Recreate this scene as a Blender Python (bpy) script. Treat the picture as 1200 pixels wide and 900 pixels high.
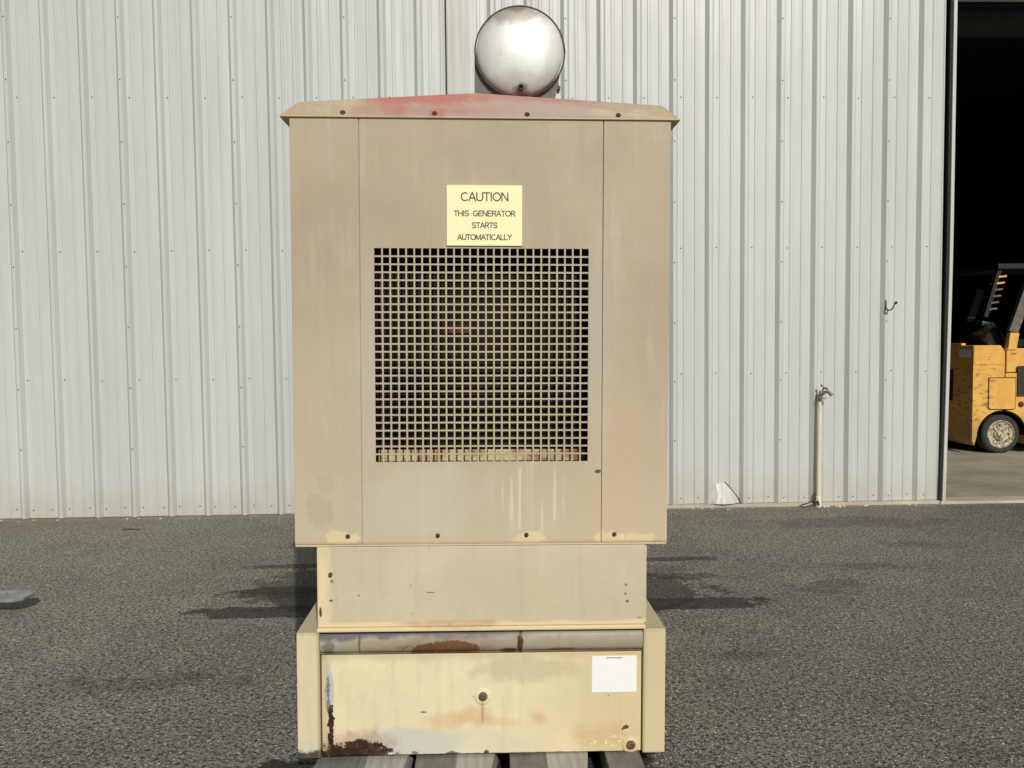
import bpy, bmesh, math, random
from mathutils import Vector, Matrix
random.seed(7)
for o in list(bpy.data.objects):
    bpy.data.objects.remove(o)
S = bpy.context.scene
COL = S.collection
rad = math.radians

# ------------------------------------------------------------------ camera
cam = bpy.data.cameras.new("camera")
cam.sensor_fit = 'HORIZONTAL'; cam.sensor_width = 36.0
cam.lens = 970.0 / 1200.0 * 36.0
cam.clip_start = 0.05; cam.clip_end = 3000
camo = bpy.data.objects.new("camera", cam); COL.objects.link(camo)
R_ = Vector((0.99932028, -0.03544594, -0.01012752))
U_ = Vector((0.01195368, 0.05169277, 0.99859149))
F_ = Vector((0.03487249, 0.99803379, -0.05208134))
camo.matrix_world = Matrix(((R_.x, U_.x, -F_.x, 0), (R_.y, U_.y, -F_.y, 0), (R_.z, U_.z, -F_.z, 1.4518), (0, 0, 0, 1)))
S.camera = camo

# ------------------------------------------------------------------ light
SUN_EL, SUN_AZ = rad(33), rad(13.3)          # azimuth to the right of straight behind the camera
tosun = Vector((math.sin(SUN_AZ) * math.cos(SUN_EL), -math.cos(SUN_AZ) * math.cos(SUN_EL), math.sin(SUN_EL)))
W = bpy.data.worlds.new("World"); S.world = W; W.use_nodes = True
wn = W.node_tree; bg = wn.nodes["Background"]
sky = wn.nodes.new("ShaderNodeTexSky"); sky.sky_type = 'NISHITA'; sky.sun_disc = False
sky.sun_elevation = SUN_EL; sky.sun_rotation = rad(180) - SUN_AZ
sky.air_density = 1.0; sky.dust_density = 1.5; sky.ozone_density = 1.0
wn.links.new(sky.outputs[0], bg.inputs[0]); bg.inputs[1].default_value = 0.052
sl = bpy.data.lights.new("sun", 'SUN'); sl.energy = 3.05; sl.angle = rad(0.53); sl.color = (1.0, 0.962, 0.885)
so = bpy.data.objects.new("sun", sl); COL.objects.link(so)
so.rotation_euler = (-tosun).to_track_quat('-Z', 'Y').to_euler(); so.location = (5, -20, 18)
S.view_settings.view_transform = 'Standard'; S.view_settings.look = 'None'
S.view_settings.exposure = 0.0; S.view_settings.gamma = 1.0
S.cycles.max_bounces = 8

# ------------------------------------------------------------------ material tools
def lin(c):
    c = c / 255.0
    return c / 12.92 if c <= 0.04045 else ((c + 0.055) / 1.055) ** 2.4
def rgb(r, g, b, k=1.0):
    return (lin(r) / k, lin(g) / k, lin(b) / k, 1)

class Mat:
    """small node builder: every value is a socket or a number"""
    def __init__(s, name, rough=0.6, metal=0.0, spec=0.5):
        s.m = bpy.data.materials.new(name); s.m.use_nodes = True
        s.t = s.m.node_tree; s.b = s.t.nodes["Principled BSDF"]
        s.b.inputs["Roughness"].default_value = rough
        s.b.inputs["Metallic"].default_value = metal
        s.b.inputs["Specular IOR Level"].default_value = spec
        tc = s.t.nodes.new("ShaderNodeTexCoord"); s.o = tc.outputs["Object"]
        sp = s.t.nodes.new("ShaderNodeSeparateXYZ"); s.t.links.new(s.o, sp.inputs[0])
        s.x, s.y, s.z = sp.outputs
        s._n = {}
    def put(s, sock, v):
        if isinstance(v, (int, float)): sock.default_value = v
        elif isinstance(v, tuple): sock.default_value = v
        else: s.t.links.new(v, sock)
    def math(s, op, a, b=0.0, c=None):
        n = s.t.nodes.new("ShaderNodeMath"); n.operation = op
        s.put(n.inputs[0], a); s.put(n.inputs[1], b)
        if c is not None: s.put(n.inputs[2], c)
        return n.outputs[0]
    def add(s, a, b): return s.math('ADD', a, b)
    def sub(s, a, b): return s.math('SUBTRACT', a, b)
    def mul(s, a, b): return s.math('MULTIPLY', a, b)
    def scale(s, sx, sy, sz, loc=(0, 0, 0)):
        n = s.t.nodes.new("ShaderNodeMapping"); n.inputs["Scale"].default_value = (sx, sy, sz)
        n.inputs["Location"].default_value = loc
        s.t.links.new(s.o, n.inputs["Vector"]); return n.outputs[0]
    def noise(s, sc, detail=3.0, rough=0.55, vec=None):
        n = s.t.nodes.new("ShaderNodeTexNoise"); n.inputs["Scale"].default_value = sc
        n.inputs["Detail"].default_value = detail; n.inputs["Roughness"].default_value = rough
        s.t.links.new(vec or s.o, n.inputs["Vector"]); return n.outputs["Fac"]
    def voro(s, sc, vec=None, feature='F1'):
        n = s.t.nodes.new("ShaderNodeTexVoronoi"); n.inputs["Scale"].default_value = sc; n.feature = feature
        s.t.links.new(vec or s.o, n.inputs["Vector"]); return n
    def step(s, v, lo, hi, a=0.0, b=1.0):
        n = s.t.nodes.new("ShaderNodeMapRange"); n.interpolation_type = 'SMOOTHSTEP'
        s.put(n.inputs[0], v); n.inputs[1].default_value = lo; n.inputs[2].default_value = hi
        n.inputs[3].default_value = a; n.inputs[4].default_value = b
        return n.outputs[0]
    def mix(s, f, a, b, mode='MIX'):
        n = s.t.nodes.new("ShaderNodeMix"); n.data_type = 'RGBA'; n.blend_type = mode
        s.put(n.inputs[0], f); s.put(n.inputs[6], a); s.put(n.inputs[7], b)
        return n.outputs[2]
    def blob(s, cx, cz, rx, rz, amp=0.5, ns=12.0, lo=0.7, hi=1.1, uv=None, p=2.0):
        """1 inside an uneven ellipse, 0 outside"""
        u, v = uv or (s.x, s.z)
        key = ns
        if key not in s._n: s._n[key] = s.noise(ns, 7, 0.70)
        dx = s.math('ABSOLUTE', s.mul(s.sub(u, cx), 1.0 / rx)); dz = s.math('ABSOLUTE', s.mul(s.sub(v, cz), 1.0 / rz))
        if p != 2.0:
            d = s.math('POWER', s.add(s.math('POWER', dx, p), s.math('POWER', dz, p)), 1.0 / p)
        else:
            d = s.math('SQRT', s.add(s.mul(dx, dx), s.mul(dz, dz)))
        d = s.add(d, s.mul(s.sub(s._n[key], 0.5), 4.2 * amp))
        return s.step(d, lo, hi, 1.0, 0.0)
    def color(s, c): s.put(s.b.inputs["Base Color"], c); return s
    def rough(s, r): s.put(s.b.inputs["Roughness"], r); return s
    def bump(s, h, dist=0.002, strength=1.0):
        n = s.t.nodes.new("ShaderNodeBump"); n.inputs["Distance"].default_value = dist
        n.inputs["Strength"].default_value = strength; s.put(n.inputs["Height"], h)
        s.t.links.new(n.outputs[0], s.b.inputs["Normal"]); return s

def flat(name, c, rough=0.6, metal=0.0, var=0.12, sc=9.0, bump=0.0, spec=0.5):
    """one paint or metal with slight tone changes and grain"""
    m = Mat(name, rough, metal, spec)
    n = m.add(m.mul(m.noise(sc, 4), 0.7), m.mul(m.noise(sc * 9, 3), 0.3))
    f = m.step(n, 0.3, 0.7)
    m.color(m.mix(f, tuple(x * (1 - var) for x in c[:3]) + (1,), tuple(min(1, x * (1 + var)) for x in c[:3]) + (1,)))
    if bump: m.bump(m.noise(sc * 14, 3), bump)
    return m.m

RUST_D = (0.022, 0.010, 0.006, 1); RUST = (0.080, 0.034, 0.015, 1); RUST_L = (0.30, 0.15, 0.075, 1)

# ---- metal siding
def siding(name, c, spread):
    m = Mat(name, 0.40, 0.0, 0.5)
    tall = m.scale(1, 1, 0.12); f1 = m.noise(2.2, 3, 0.5, tall)
    fine = m.noise(38, 4, 0.6, m.scale(1, 1, 0.05))
    c1 = m.mix(m.step(f1, 0.3, 0.7), tuple(x * (1 - spread) for x in c[:3]) + (1,), tuple(x * (1 + spread) for x in c[:3]) + (1,))
    c1 = m.mix(m.mul(m.step(fine, 0.45, 0.8), 0.10), c1, (0.42, 0.40, 0.34, 1))
    dirt = m.mul(m.step(m.add(m.z, m.mul(m.noise(5, 5), 0.45)), 0.20, 0.62, 1, 0), 0.38)      # splash dirt at the foot
    c1 = m.mix(dirt, c1, (0.42, 0.37, 0.28, 1))
    m.color(c1)
    m.rough(m.step(m.noise(3.0, 4, 0.6, m.scale(1, 1, 0.3)), 0.2, 0.8, 0.33, 0.50))
    h = m.add(m.mul(m.noise(3.2, 2, 0.5, m.scale(1, 1, 0.22)), 1.0), m.mul(m.noise(17, 2, 0.5, m.scale(1, 1, 0.03)), 0.28))
    m.bump(h, 0.030, 0.70)
    return m.m
M = {}
M['siding'] = siding("siding_paint", rgb(199, 202, 199, 1.04), 0.045)
M['trim'] = siding("trim_paint", rgb(206, 205, 198, 1.06), 0.03)
M['strip'] = siding("strip_paint", rgb(194, 195, 189, 1.06), 0.02)
M['screw'] = flat("screw_zinc", (0.20, 0.19, 0.17, 1), 0.45, 0.6)
M['dark'] = flat("black_rubber_and_shade", (0.018, 0.018, 0.017, 1), 0.8)  # also colours the painted shade at the jamb gap and the dent
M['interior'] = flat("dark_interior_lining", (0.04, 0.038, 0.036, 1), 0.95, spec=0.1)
M['drum'] = flat("dark_drum_steel", (0.035, 0.035, 0.035, 1), 0.6, 0.3)

# ---- ground
def asphalt():
    m = Mat("worn_asphalt", 0.85, 0, 0.35)
    big = m.noise(0.55, 5, 0.6); mid = m.noise(2.6, 6, 0.68); fine = m.noise(60, 4, 0.7); grit = m.noise(150, 3, 0.7)
    base = m.mix(m.step(big, 0.33, 0.67), (0.199, 0.186, 0.157, 1), (0.290, 0.272, 0.226, 1))
    base = m.mix(m.mul(m.step(mid, 0.38, 0.70), 0.50), base, (0.363, 0.340, 0.283, 1))
    base = m.mix(m.mul(m.step(m.noise(1.7, 5, 0.65), 0.50, 0.70), 0.50), base, (0.197, 0.201, 0.166, 1))
    # paler towards the left, browner and darker to the right
    base = m.mix(m.step(m.add(m.x, m.mul(big, 2.0)), -2.0, 3.0, 0.15, 0.0), base, (0.405, 0.381, 0.310, 1))
    base = m.mix(m.step(m.add(m.x, m.mul(big, 2.0)), 0.5, 4.0, 0.0, 0.22), base, (0.185, 0.166, 0.147, 1))
    def cells(sc):
        v = m.voro(sc); sep = m.t.nodes.new("ShaderNodeSeparateXYZ"); m.t.links.new(v.outputs["Color"], sep.inputs[0])
        return v.outputs["Distance"], sep.outputs[0], sep.outputs[1]
    d, r, g = cells(98)
    core = m.step(d, 0.25, 0.55, 1.0, 0.0)
    tone = m.step(r, 0.0, 1.0, 0.10, 2.0)
    tn = m.t.nodes.new("ShaderNodeCombineXYZ"); [m.put(tn.inputs[k], tone) for k in range(3)]
    c = m.mix(m.mul(core, 0.85), base, tn.outputs[0], 'MULTIPLY')
    c = m.mix(m.mul(m.mul(m.step(g, 0.72, 0.90), core), 0.95), c, (0.74, 0.71, 0.63, 1))
    d2, r2, g2 = cells(50)
    c = m.mix(m.mul(m.mul(m.step(r2, 0.84, 0.90), m.step(d2, 0.16, 0.36, 1, 0)), 0.85), c, m.mix(m.step(g2, .2, .9), (0.52, 0.45, 0.36, 1), (0.80, 0.77, 0.68, 1)))
    d3, r3, g3 = cells(62)
    c = m.mix(m.mul(m.mul(m.step(r3, 0.78, 0.86), m.step(d3, 0.20, 0.42, 1, 0)), 0.75), c, (0.055, 0.052, 0.045, 1))
    c = m.mix(m.mul(m.step(m.noise(58, 4, 0.75), 0.50, 0.58), 0.90), c, (0.036, 0.034, 0.029, 1))
    uv = (m.x, m.y); ax = m.math('ABSOLUTE', m.x)
    rag = m.noise(38, 4, 0.7)
    def stain_or_shade(cx, cy, rx, ry, amp, ns, w, lo=0.75, hi=1.0, p=2.0, sym=False):
        nonlocal c
        f = m.blob(cx, cy, rx, ry, amp, ns, lo, hi, (ax, m.y) if sym else uv, p)
        f = m.mul(m.step(m.add(f, m.mul(m.sub(rag, 0.5), 0.9)), 0.25, 0.75), w)
        c = m.mix(f, c, (0.022, 0.020, 0.017, 1))
    stain_or_shade(0.80, 5.37, 0.86, 0.060, 0.22, 7.0, 0.66, 0.70, 1.0, 6, True)      # far edge of the wet mark
    stain_or_shade(0.80, 4.45, 0.85, 0.110, 0.25, 7.0, 0.78, 0.75, 1.0, 6, True)      # near edge of the wet mark
    stain_or_shade(-0.55, 4.90, 0.85, 0.50, 0.40, 7.0, 0.52, 0.85, 1.20); stain_or_shade(-0.75, 4.66, 0.50, 0.26, 0.45, 7.0, 0.45, .8, 1.2); stain_or_shade(-1.2, 4.80, .30, .10, .5, 7.0, .4, .8, 1.3)
    stain_or_shade(-1.15, 4.84, 0.34, 0.09, 0.45, 7.0, 0.55, 0.6, 1.1)
    stain_or_shade(0.65, 4.70, 0.62, 0.38, 0.45, 7.0, 0.66, 0.85, 1.20); stain_or_shade(0.8, 5.1, 0.5, 0.16, 0.5, 7.0, 0.30, 0.8, 1.2)
    stain_or_shade(1.10, 4.98, 0.34, 0.07, 0.55, 7.0, 0.50, .6, 1.1)
    stain_or_shade(2.05, 4.70, 0.24, 0.16, 1.1, 7.0, 0.34, .5, 1.1)
    stain_or_shade(2.45, 5.12, 0.30, 0.09, 1.1, 7.0, 0.36, .5, 1.1)
    stain_or_shade(3.05, 5.62, 0.3, 0.15, 1.2, 7.0, 0.25, .5, 1.1)
    stain_or_shade(1.20, 3.70, 0.16, 0.07, 1.2, 7.0, 0.3, .5, 1.1); stain_or_shade(0, 2.85, 0.60, 0.42, 0.15, 7.0, 0.92, .85, 1.05, 5)  # last one: shade below the tank painted in, so plank gaps read black
    stain_or_shade(-1.45, 3.55, 0.40, 0.12, 1.2, 7.0, 0.30, .5, 1.1)
    stain_or_shade(-2.3, 3.12, 0.14, 0.06, 0.7, 7.0, 0.45, .6, 1.1)
    stain_or_shade(-0.70, 2.72, 0.16, 0.14, 0.45, 7.0, 0.9, 0.5, 1.1)
    stain_or_shade(-2.78, 6.55, 0.10, 0.035, 0.4, 7.0, 0.8)
    stain_or_shade(3.0, 6.35, 0.9, 0.20, 0.7, 3.0, 0.28, .5, 1.2)
    f = m.mul(m.blob(-4.1, 6.75, 1.6, 0.22, 0.5, 3.0, 0.5, 1.2, uv), 0.40)
    c = m.mix(f, c, (0.26, 0.20, 0.125, 1))
    f = m.mul(m.blob(0, 6.97, 12, 0.10, 0.6, 7.0, 0.4, 1.2, uv), 0.40)
    c = m.mix(f, c, (0.33, 0.30, 0.24, 1))
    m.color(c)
    hgt = m.add(m.mul(core, 0.8), m.add(m.mul(fine, 0.9), m.add(m.mul(grit, .5), m.mul(mid, 1.2))))
    m.bump(hgt, 0.008, 1.0)
    return m.m
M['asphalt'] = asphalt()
def concrete(name, c):
    m = Mat(name, 0.85, 0, 0.3)
    a = m.noise(1.4, 6, 0.65); b = m.noise(45, 4, 0.6); st = m.noise(3.0, 5, 0.6, m.scale(1, 3.0, 1))
    col = m.mix(m.step(a, 0.3, 0.7), tuple(x * 0.78 for x in c[:3]) + (1,), tuple(x * 1.15 for x in c[:3]) + (1,))
    col = m.mix(m.mul(m.step(st, 0.55, 0.75), 0.5), col, tuple(x * 0.45 for x in c[:3]) + (1,))
    col = m.mix(m.mul(m.step(b, 0.55, 0.75), 0.25), col, tuple(x * 0.6 for x in c[:3]) + (1,))
    m.color(col); m.bump(b, 0.002); return m.m
M['floor'] = concrete("floor_concrete", (0.37, 0.335, 0.265, 1))
M['sill'] = concrete("edge_concrete", (0.50, 0.45, 0.36, 1))

# ------------------------------------------------------------------ geometry tools
def link(name, bm, mat, parent=None, smooth=False, angle=None):
    me = bpy.data.meshes.new(name)
    bmesh.ops.recalc_face_normals(bm, faces=bm.faces)
    bm.to_mesh(me); bm.free()
    for mm in (mat if isinstance(mat, (list, tuple)) else [mat]): me.materials.append(mm)
    o = bpy.data.objects.new(name, me); COL.objects.link(o)
    if parent: o.parent = parent
    if smooth:
        for p in me.polygons: p.use_smooth = True
        if angle: me.set_sharp_from_angle(angle=rad(angle))
    return o
def empty(name, loc, label, cat, group=None, rot=(0, 0, 0)):
    o = bpy.data.objects.new(name, None); COL.objects.link(o); o.location = loc; o.rotation_euler = rot
    o.empty_display_size = 0.1
    return tag(o, label, cat, group)
def tag(o, label, cat, group=None):
    o["label"] = label; o["category"] = cat
    if group: o["group"] = group
    return o
def box(bm, x0, x1, y0, y1, z0, z1, bev=0.0, seg=2):
    b = bmesh.new()
    vs = [b.verts.new(v) for v in ((x0, y0, z0), (x1, y0, z0), (x1, y1, z0), (x0, y1, z0), (x0, y0, z1), (x1, y0, z1), (x1, y1, z1), (x0, y1, z1))]
    for f in ((0, 3, 2, 1), (4, 5, 6, 7), (0, 1, 5, 4), (1, 2, 6, 5), (2, 3, 7, 6), (3, 0, 4, 7)): b.faces.new([vs[i] for i in f])
    if bev: bmesh.ops.bevel(b, geom=b.edges[:], offset=bev, segments=seg, profile=0.6, affect='EDGES')
    merge(bm, b)
def merge(bm, b):
    mp = {v: bm.verts.new(v.co) for v in b.verts}
    for f in b.faces:
        try: bm.faces.new([mp[v] for v in f.verts])
        except ValueError: pass
    b.free()
def prism(bm, pts, a, b_, axis='y', bev=0.0):
    """outline pts (2D) pulled along an axis: 'y': (x,z), 'x': (y,z), 'z': (x,y)"""
    def P(u, v, w): return {'y': (u, w, v), 'x': (w, u, v), 'z': (u, v, w)}[axis]
    b = bmesh.new()
    A = [b.verts.new(P(u, v, a)) for u, v in pts]; B = [b.verts.new(P(u, v, b_)) for u, v in pts]
    n = len(pts)
    b.faces.new(A); b.faces.new(B[::-1])
    for i in range(n): b.faces.new((A[i], B[i], B[(i + 1) % n], A[(i + 1) % n]))
    bmesh.ops.recalc_face_normals(b, faces=b.faces)
    if bev: bmesh.ops.bevel(b, geom=b.edges[:], offset=bev, segments=2, profile=0.6, affect='EDGES')
    merge(bm, b)
def lathe(bm, prof, center, axis, n=32, caps=True):
    """prof: list of (radius, along)"""
    ax = Vector(axis).normalized(); t = Vector((0, 0, 1)) if abs(ax.z) < 0.9 else Vector((1, 0, 0))
    e1 = ax.cross(t).normalized(); e2 = ax.cross(e1); c = Vector(center)
    rings = []
    for r, h in prof:
        if r < 1e-6: rings.append([bm.verts.new(c + ax * h)])
        else: rings.append([bm.verts.new(c + ax * h + (e1 * math.cos(2 * math.pi * i / n) + e2 * math.sin(2 * math.pi * i / n)) * r) for i in range(n)])
    for a, b in zip(rings, rings[1:]):
        for i in range(n):
            j = (i + 1) % n
            if len(a) == 1: bm.faces.new((a[0], b[i], b[j]))
            elif len(b) == 1: bm.faces.new((a[i], b[0], a[j]))
            else: bm.faces.new((a[i], b[i], b[j], a[j]))
    if caps:
        if len(rings[0]) > 1: bm.faces.new(rings[0])
        if len(rings[-1]) > 1: bm.faces.new(rings[-1][::-1])
def tube(bm, pts, r, n=10):
    pts = [Vector(p) for p in pts]; rr = r if isinstance(r, (list, tuple)) else [r] * len(pts)
    rings = []; prev = None
    for i, p in enumerate(pts):
        d = (pts[min(i + 1, len(pts) - 1)] - pts[max(i - 1, 0)]).normalized()
        if prev is None:
            t = Vector((0, 0, 1)) if abs(d.z) < 0.9 else Vector((1, 0, 0)); e1 = d.cross(t).normalized()
        else: e1 = (prev - d * prev.dot(d)).normalized()
        prev = e1; e2 = d.cross(e1)
        rings.append([bm.verts.new(p + (e1 * math.cos(2 * math.pi * k / n) + e2 * math.sin(2 * math.pi * k / n)) * rr[i]) for k in range(n)])
    for a, b in zip(rings, rings[1:]):
        for k in range(n): bm.faces.new((a[k], b[k], b[(k + 1) % n], a[(k + 1) % n]))
    bm.faces.new(rings[0]); bm.faces.new(rings[-1][::-1])
def B(): return bmesh.new()
def structure(o): o["kind"] = "structure"; return o
def stuff(o): o["kind"] = "stuff"; return o

# ------------------------------------------------------------------ ground
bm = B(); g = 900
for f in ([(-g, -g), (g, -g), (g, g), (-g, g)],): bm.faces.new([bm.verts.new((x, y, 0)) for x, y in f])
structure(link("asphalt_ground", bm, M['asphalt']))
bm = B(); box(bm, -9.4, 12.0, 7.040, 20.0, -0.25, 0.020)
structure(link("concrete_floor", bm, M['floor']))

# ------------------------------------------------------------------ metal building
WY = 7.034; FT = 0.3048; X0 = -3.894; H = 5.7; DX0, DX1, DH = 3.975, 8.30, 4.288
bld = empty("metal_building", (0, 0, 0), "white ribbed metal building with a tall open doorway at the right", "building")
def prof_foot(s):
    return [(s, 0), (s + .028, .036), (s + .055, .036), (s + .076, 0), (s + .119, 0), (s + .126, .006), (s + .143, .006), (s + .150, 0),
            (s + .215, 0), (s + .222, .006), (s + .239, .006), (s + .246, 0)]
def clip(p, a, b):
    def at(x):
        for (x0, h0), (x1, h1) in zip(p, p[1:]):
            if x0 <= x <= x1: return h0 + (h1 - h0) * (x - x0) / max(1e-9, x1 - x0)
        return 0
    return [(a, at(a))] + [q for q in p if a + 1e-5 < q[0] < b - 1e-5] + [(b, at(b))]
def wall_panel(k0, xa, xb, z0, z1):
    p = []
    for i in range(3): p += prof_foot(X0 + (k0 + i) * FT)
    p.append((X0 + (k0 + 3) * FT, 0))
    p = clip(p, xa, xb)
    bm = B(); zs = [z0 + (z1 - z0) * i / 8 for i in range(9)]
    grid = [[bm.verts.new((x, WY - h, z)) for x, h in p] for z in zs]
    for a, b in zip(grid, grid[1:]):
        for i in range(len(p) - 1): bm.faces.new((a[i], a[i + 1], b[i + 1], b[i]))
    o = link("wall_panel", bm, M['siding'], bld)
    # fasteners: one row per girt, two at the foot, and a stitched lap rib
    sm = B()
    def screw(x, z, h):
        lathe(sm, [(.0068, -.001), (.0068, .0012), (.0045, .002), (.0042, .0055), (0, .006)], (x, WY - h, z), (0, -1, 0), 8)
    for i in range(3):
        s = X0 + (k0 + i) * FT
        for z in (3.483, 2.226, 1.158):
            if xa < s + .10 < xb and z0 < z < z1: screw(s + .101 + random.uniform(-.004, .004), z + random.uniform(-.006, .006), 0)
        for dx in (.098, .265):
            if xa < s + dx < xb and z0 < .07 < z1: screw(s + dx + random.uniform(-.01, .01), .075 + random.uniform(-.008, .008), 0)
    z = 4.125
    while z > .2:
        if xa < X0 + k0 * FT + .041 < xb and z > z0: screw(X0 + k0 * FT + .041, z + random.uniform(-.005, .005), .036)
        z -= .506
    if len(sm.faces): stuff(link("screws", sm, M['screw'], o))
    else: sm.free()
for k in range(-18, 27, 3):
    xa, xb = X0 + k * FT, X0 + (k + 3) * FT
    if k == 9: xb = -.262
    if k == 12: xa = -.102
    wall_panel(k, xa, min(xb, 3.956), .030 if xa > -.3 else .004, H)
for k in range(24, 42, 3):           # right of the doorway
    xa, xb = X0 + k * FT, X0 + (k + 3) * FT
    if xb > 8.36: wall_panel(k, max(xa, 8.36), xb, .030, H)
for k in range(24, 42, 3):           # above the doorway
    xa, xb = X0 + k * FT, X0 + (k + 3) * FT
    if xa < 8.36: wall_panel(k, max(xa, 3.956), min(xb, 8.36), DH + .065, H)
bm = B(); box(bm, -.262, -.102, WY - .046, WY + .02, .030, H, .004)
box(bm, -.268, -.2625, WY - .040, WY + .02, .030, H)
link("joint_cover_strip", bm, M['strip'], bld)
bm = B(); box(bm, -.2755, -.2685, WY - .037, WY + .02, .030, H); link("joint_sealant", bm, M['dark'], bld)
# door trim: slightly bowed towards the foot on the jamb
def bow(z): return -.030 * max(0.0, 1 - z / 2.3) ** 1.3
def jamb(name, xa, xb, ya, yb, mat, mirror=False):
    bm = B(); n = 24; zs = [.022 + (DH + .06 - .022) * i / n for i in range(n + 1)]
    rings = [[bm.verts.new((x + bow(z) if not mirror else x, y, z)) for x, y in ((xa, ya), (xb, ya), (xb, yb), (xa, yb))] for z in zs]
    for a, b in zip(rings, rings[1:]):
        for i in range(4): bm.faces.new((a[i], a[(i + 1) % 4], b[(i + 1) % 4], b[i]))
    bm.faces.new(rings[0]); bm.faces.new(rings[-1][::-1])
    return link(name, bm, mat, bld)
jamb("jamb_trim", 4.000, 4.027, WY - .052, WY + .15, M['trim'])
jamb("jamb_gap_strip", 3.982, 3.9995, WY - .034, WY + .10, M['dark'])  # black strip standing in for the shade in the gap beside the trim
jamb("jamb_trim", 8.29, 8.345, WY - .052, WY + .15, M['trim'], True)
bm = B(); box(bm, 4.029, 8.288, WY - .050, WY + .012, DH, DH + .062, .003); link("header_trim", bm, M['trim'], bld)
bm = B(); lathe(bm, [(.20, 0), (.20, 4.5)], (3.95, WY + .62, 4.42), (1, 0, 0), 24); link("roller_door_drum", bm, M['drum'], bld, True, 40)
# foundation edge under the panels
bm = B(); box(bm, .45, 3.95, 6.992, WY + .10, -.10, .0275, .004);  link("foundation_edge", bm, M['sill'], bld)
bm = B(); box(bm, 8.36, 12.0, 6.992, WY + .10, -.10, .0275, .004); link("foundation_edge", bm, M['sill'], bld)
bm = B(); box(bm, 3.951, 8.359, 6.975, WY + .13, -.10, .0235, .004); link("door_sill", bm, M['sill'], bld)
# inside: dark lining, back, sides, roof
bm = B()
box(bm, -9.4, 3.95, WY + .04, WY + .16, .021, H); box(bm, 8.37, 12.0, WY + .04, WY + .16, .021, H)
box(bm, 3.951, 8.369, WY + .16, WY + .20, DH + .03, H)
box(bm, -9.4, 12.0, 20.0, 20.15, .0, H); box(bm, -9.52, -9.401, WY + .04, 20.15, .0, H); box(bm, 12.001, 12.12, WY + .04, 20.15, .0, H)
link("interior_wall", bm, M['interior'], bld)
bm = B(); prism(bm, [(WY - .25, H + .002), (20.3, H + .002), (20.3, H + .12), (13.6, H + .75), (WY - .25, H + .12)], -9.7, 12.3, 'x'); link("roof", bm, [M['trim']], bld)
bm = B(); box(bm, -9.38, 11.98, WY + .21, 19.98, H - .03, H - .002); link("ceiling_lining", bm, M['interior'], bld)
# kicked-in sheet at the foot of the wall
bm = B()
def dv(x, y, z): return bm.verts.new((x, WY - y, z))
top = [dv(2.000, .004, .196), dv(2.046, .006, .212), dv(2.085, .005, .205)]
midr = [dv(1.950, .006, .110), dv(2.010, .034, .108), dv(2.065, .042, .108), dv(2.125, .030, .112), dv(2.165, .008, .112)]
bot = [dv(1.900, .006, .032), dv(1.990, .060, .034), dv(2.060, .072, .034), dv(2.140, .060, .035), dv(2.205, .010, .036)]
bm.faces.new((top[0], midr[0], midr[1])); bm.faces.new((top[0], midr[1], midr[2], top[1])); bm.faces.new((top[1], midr[2], midr[3], top[2]))
bm.faces.new((top[2], midr[3], midr[4]))
for i in range(4): bm.faces.new((midr[i], bot[i], bot[i + 1], midr[i + 1]))
o = link("bent_panel_flap", bm, M['siding'], bld); mod = o.modifiers.new("thickness", 'SOLIDIFY'); mod.thickness = .002; mod.offset = -1
bm = B()
for (x, z, w) in ((2.095, .195, .03), (2.135, .150, .03), (2.175, .105, .03), (2.208, .050, .035)):
    pass
tube(bm, [(2.078, WY - .006, .212), (2.11, WY - .007, .178), (2.15, WY - .008, .130), (2.19, WY - .010, .078), (2.212, WY - .012, .030)], .005, 6)
link("dent_shadow_line", bm, M['dark'], bld)  # dark line drawn as the shadow along the right of the dent

# ------------------------------------------------------------------ generator materials (object coordinates, metres from its base)
def paint(name, base, extra=None, rough=0.55, var=0.06, grain=1.0):
    m = Mat(name, rough, 0, 0.4)
    n1 = m.noise(3.0, 5, 0.6); n2 = m.noise(14, 5, 0.65); n3 = m.noise(240, 2, 0.5)
    c = m.mix(m.step(n1, 0.3, 0.7), tuple(x * (1 - var) for x in base[:3]) + (1,), tuple(x * (1 + var) for x in base[:3]) + (1,))
    c = m.mix(m.mul(m.step(n2, 0.45, 0.75), 0.12), c, (0.52, 0.38, 0.24, 1))
    c = m.mix(m.mul(m.step(n2, 0.55, 0.30), 0.10), c, (0.40, 0.43, 0.38, 1))
    vs = m.noise(26, 4, 0.6, m.scale(1, 1, 0.10)); c = m.mix(m.mul(m.step(vs, 0.52, 0.72), 0.13), c, (0.30, 0.235, 0.15, 1))
    vs2 = m.noise(19, 4, 0.6, m.scale(1.3, 1, 0.14, (3, 1, 2))); c = m.mix(m.mul(m.step(vs2, 0.52, 0.72), 0.14), c, (0.74, 0.70, 0.60, 1))
    sc = m.mul(m.step(m.noise(120, 3, 0.7, m.scale(1, 1, 0.35)), 0.66, 0.72), m.step(m.noise(5, 4), 0.50, 0.66)); c = m.mix(m.mul(sc, 0.40), c, (0.22, 0.16, 0.10, 1))
    gr = m.noise(300, 2, 0.5); c = m.mix(m.step(gr, 0.3, 0.7, 0.0, 0.07), c, (0.25, 0.22, 0.17, 1))
    if extra: c = extra(m, c) or c
    m.color(c)
    m.rough(m.step(n2, 0.2, 0.8, rough - .08, rough + .10))
    m.bump(m.add(m.mul(n3, 0.12 * grain), m.add(m.mul(m.noise(1.6, 1, 0.4), 5.0), m.mul(n2, 0.05))), 0.008, 0.40)
    return m.m
TAN = rgb(183, 168, 142, 1.07); TAN2 = rgb(196, 183, 148, 1.10); CREAM = rgb(231, 218, 180, 1.0)
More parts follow.
